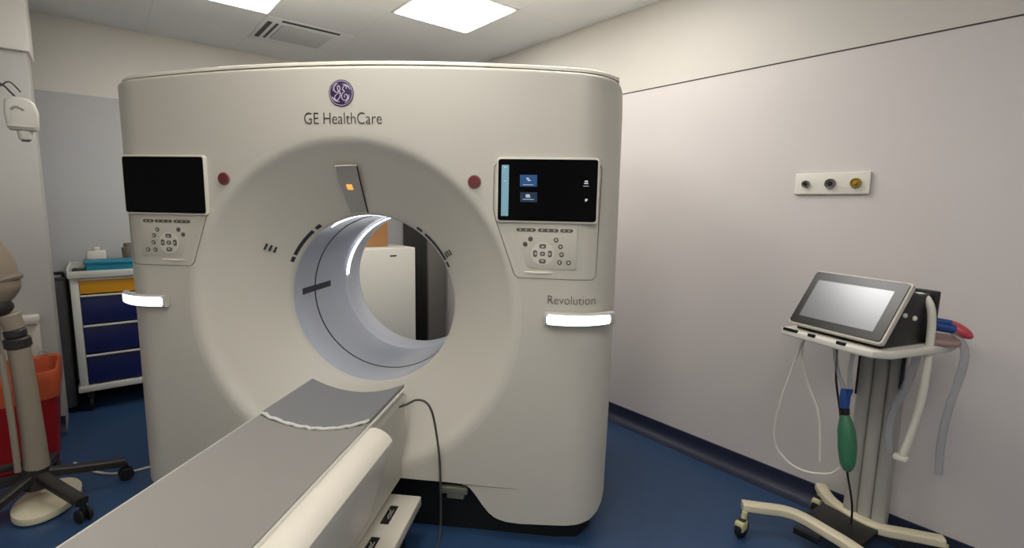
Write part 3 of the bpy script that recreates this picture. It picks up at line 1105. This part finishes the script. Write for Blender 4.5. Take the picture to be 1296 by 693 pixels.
Rr = lambda pts, a: [(a, q[0], q[1]) for q in pts]
o = MB(RM).tube([(1.56, -1.575, 1.135), (1.55, -1.600, 1.145), (1.545, -1.627, 1.132), (1.54, -1.645, 1.075), (1.54, -1.650, .957), (1.54, -1.648, .773), (1.54, -1.632, .626), (1.54, -1.614, .525)], .0135, 14).build('hose', 'hose')
tag(o, 'thick white hose curving over the tray edge beside the ventilator', 'hose')
o = MB(RM).box((1.54, -1.609, .512), (.03, .046, .022), .006).build('hose_connector', 'hose')
tag(o, 'white connector cap at the lower end of the thick white hose', 'connector')
b = MB(RM)
b.cyl((1.60, -1.595, 1.045), (1.615, -1.64, 1.035), .017, bev=.003)
b.cyl((1.615, -1.64, 1.035), (1.635, -1.70, 1.025), .022, .018, bev=.004)
b.cyl((1.60, -1.62, 1.055), (1.625, -1.69, 1.048), .011, bev=.003)
tag(b.build('hose_connector', 'blue'), 'blue breathing hose connector behind the white hose', 'connector')
b = MB(RM)
b.ell((0, 0, 0), (.05, .026, .022), T(1.66, -1.705, 1.022) @ RZ(-90) @ RY(28))
tag(b.build('balloon', 'red'), 'small red rubber balloon at the right of the blue connector', 'balloon')
b = MB(RM)
b.prism(rrect(.16, .10, .03), 0, .022, T(1.635, -1.665, .969) @ RZ(17), bev=.008)
tag(b.build('dish', 'pink'), 'pinkish dish at the right edge of the ventilator tray', 'dish')
P = [(1.64, -1.690, 1.022), (1.65, -1.715, .986), (1.65, -1.735, .93), (1.65, -1.726, .821), (1.65, -1.711, .707), (1.65, -1.704, .576), (1.65, -1.71, .449)]
b = MB(RM)
b.tube(P, .013, 12, sub=8)
tag(b.build('breathing_hose', 'clear'), 'clear translucent breathing hose hanging at the far right of the ventilator', 'hose')
P = [(1.60, -1.60, .98), (1.60, -1.605, .90), (1.60, -1.59, .80), (1.60, -1.565, .70), (1.60, -1.55, .60), (1.60, -1.56, .50)]
b = MB(RM)
b.tube(P, .014, 12, sub=8)
tag(b.build('breathing_hose', 'clear'), 'clear bluish breathing hose between the grey column and thick white hose', 'hose')
b = MB(RM)
b.tube([(1.49, -1.425, .64), (1.49, -1.428, .615), (1.49, -1.436, .57), (1.49, -1.446, .50), (1.49, -1.452, .44), (1.49, -1.455, .405)], [.010, .022, .032, .034, .028, .012], 20)
t = tag(b.build('breathing_bag', 'green'), 'green rubber breathing bag hanging under the front of the tray', 'breathing bag')
b = MB(RM)
b.cyl((1.49, -1.425, .635), (1.49, -1.42, .665), .017, bev=.003, m='black')
b.tube([(1.49, -1.42, .66), (1.49, -1.416, .70), (1.49, -1.412, .74)], [.015, .018, .012], 12, m='blue')
b.tube([(1.49, -1.428, .665), (1.49, -1.428, .71), (1.49, -1.435, .745)], .009, 10, m='blue')
tag(b.build('bag_connector'), 'blue and black connector above the green breathing bag', 'connector')
b = MB(RM)
b.tube([(1.49, -1.412, .735), (1.49, -1.385, .80), (1.49, -1.366, .88), (1.49, -1.362, .945)], .008, 10)
b.tube([(1.49, -1.432, .745), (1.49, -1.424, .82), (1.49, -1.428, .90), (1.49, -1.43, .945)], .008, 10)
tag(b.build('breathing_hose', 'clear'), 'pair of clear thin hoses from the tray down to the green bag', 'hose')
b = MB(RM)
b.tube([(1.46, -1.265, .950), (1.465, -1.249, .90), (1.48, -1.214, .773), (1.49, -1.167, .558), (1.5, -1.165, .413), (1.5, -1.225, .345), (1.5, -1.30, .330), (1.5, -1.39, .36), (1.49, -1.43, .41)], .0042, 8)
tag(b.build('cable', 'hose'), 'thin white cable looping from the tray left corner to the green bag', 'cable')
b = MB(RM)
b.tube([(1.46, -1.27, .950), (1.47, -1.25, .87), (1.49, -1.272, .736), (1.5, -1.323, .612), (1.5, -1.344, .48), (1.5, -1.35, .40)], .0042, 8)
tag(b.build('cable', 'hose'), 'thin white cable hanging straight from the tray left corner', 'cable')
b = MB(RM)
b.tube([(1.53, -1.34, .945), (1.53, -1.358, .893), (1.53, -1.368, .76), (1.53, -1.394, .631), (1.53, -1.418, .502), (1.55, -1.439, .372), (1.60, -1.456, .221), (1.61, -1.46, .122)], .0042, 8)
tag(b.build('cable', 'black'), 'thin black cable running down beside the green bag to the trolley base', 'cable')
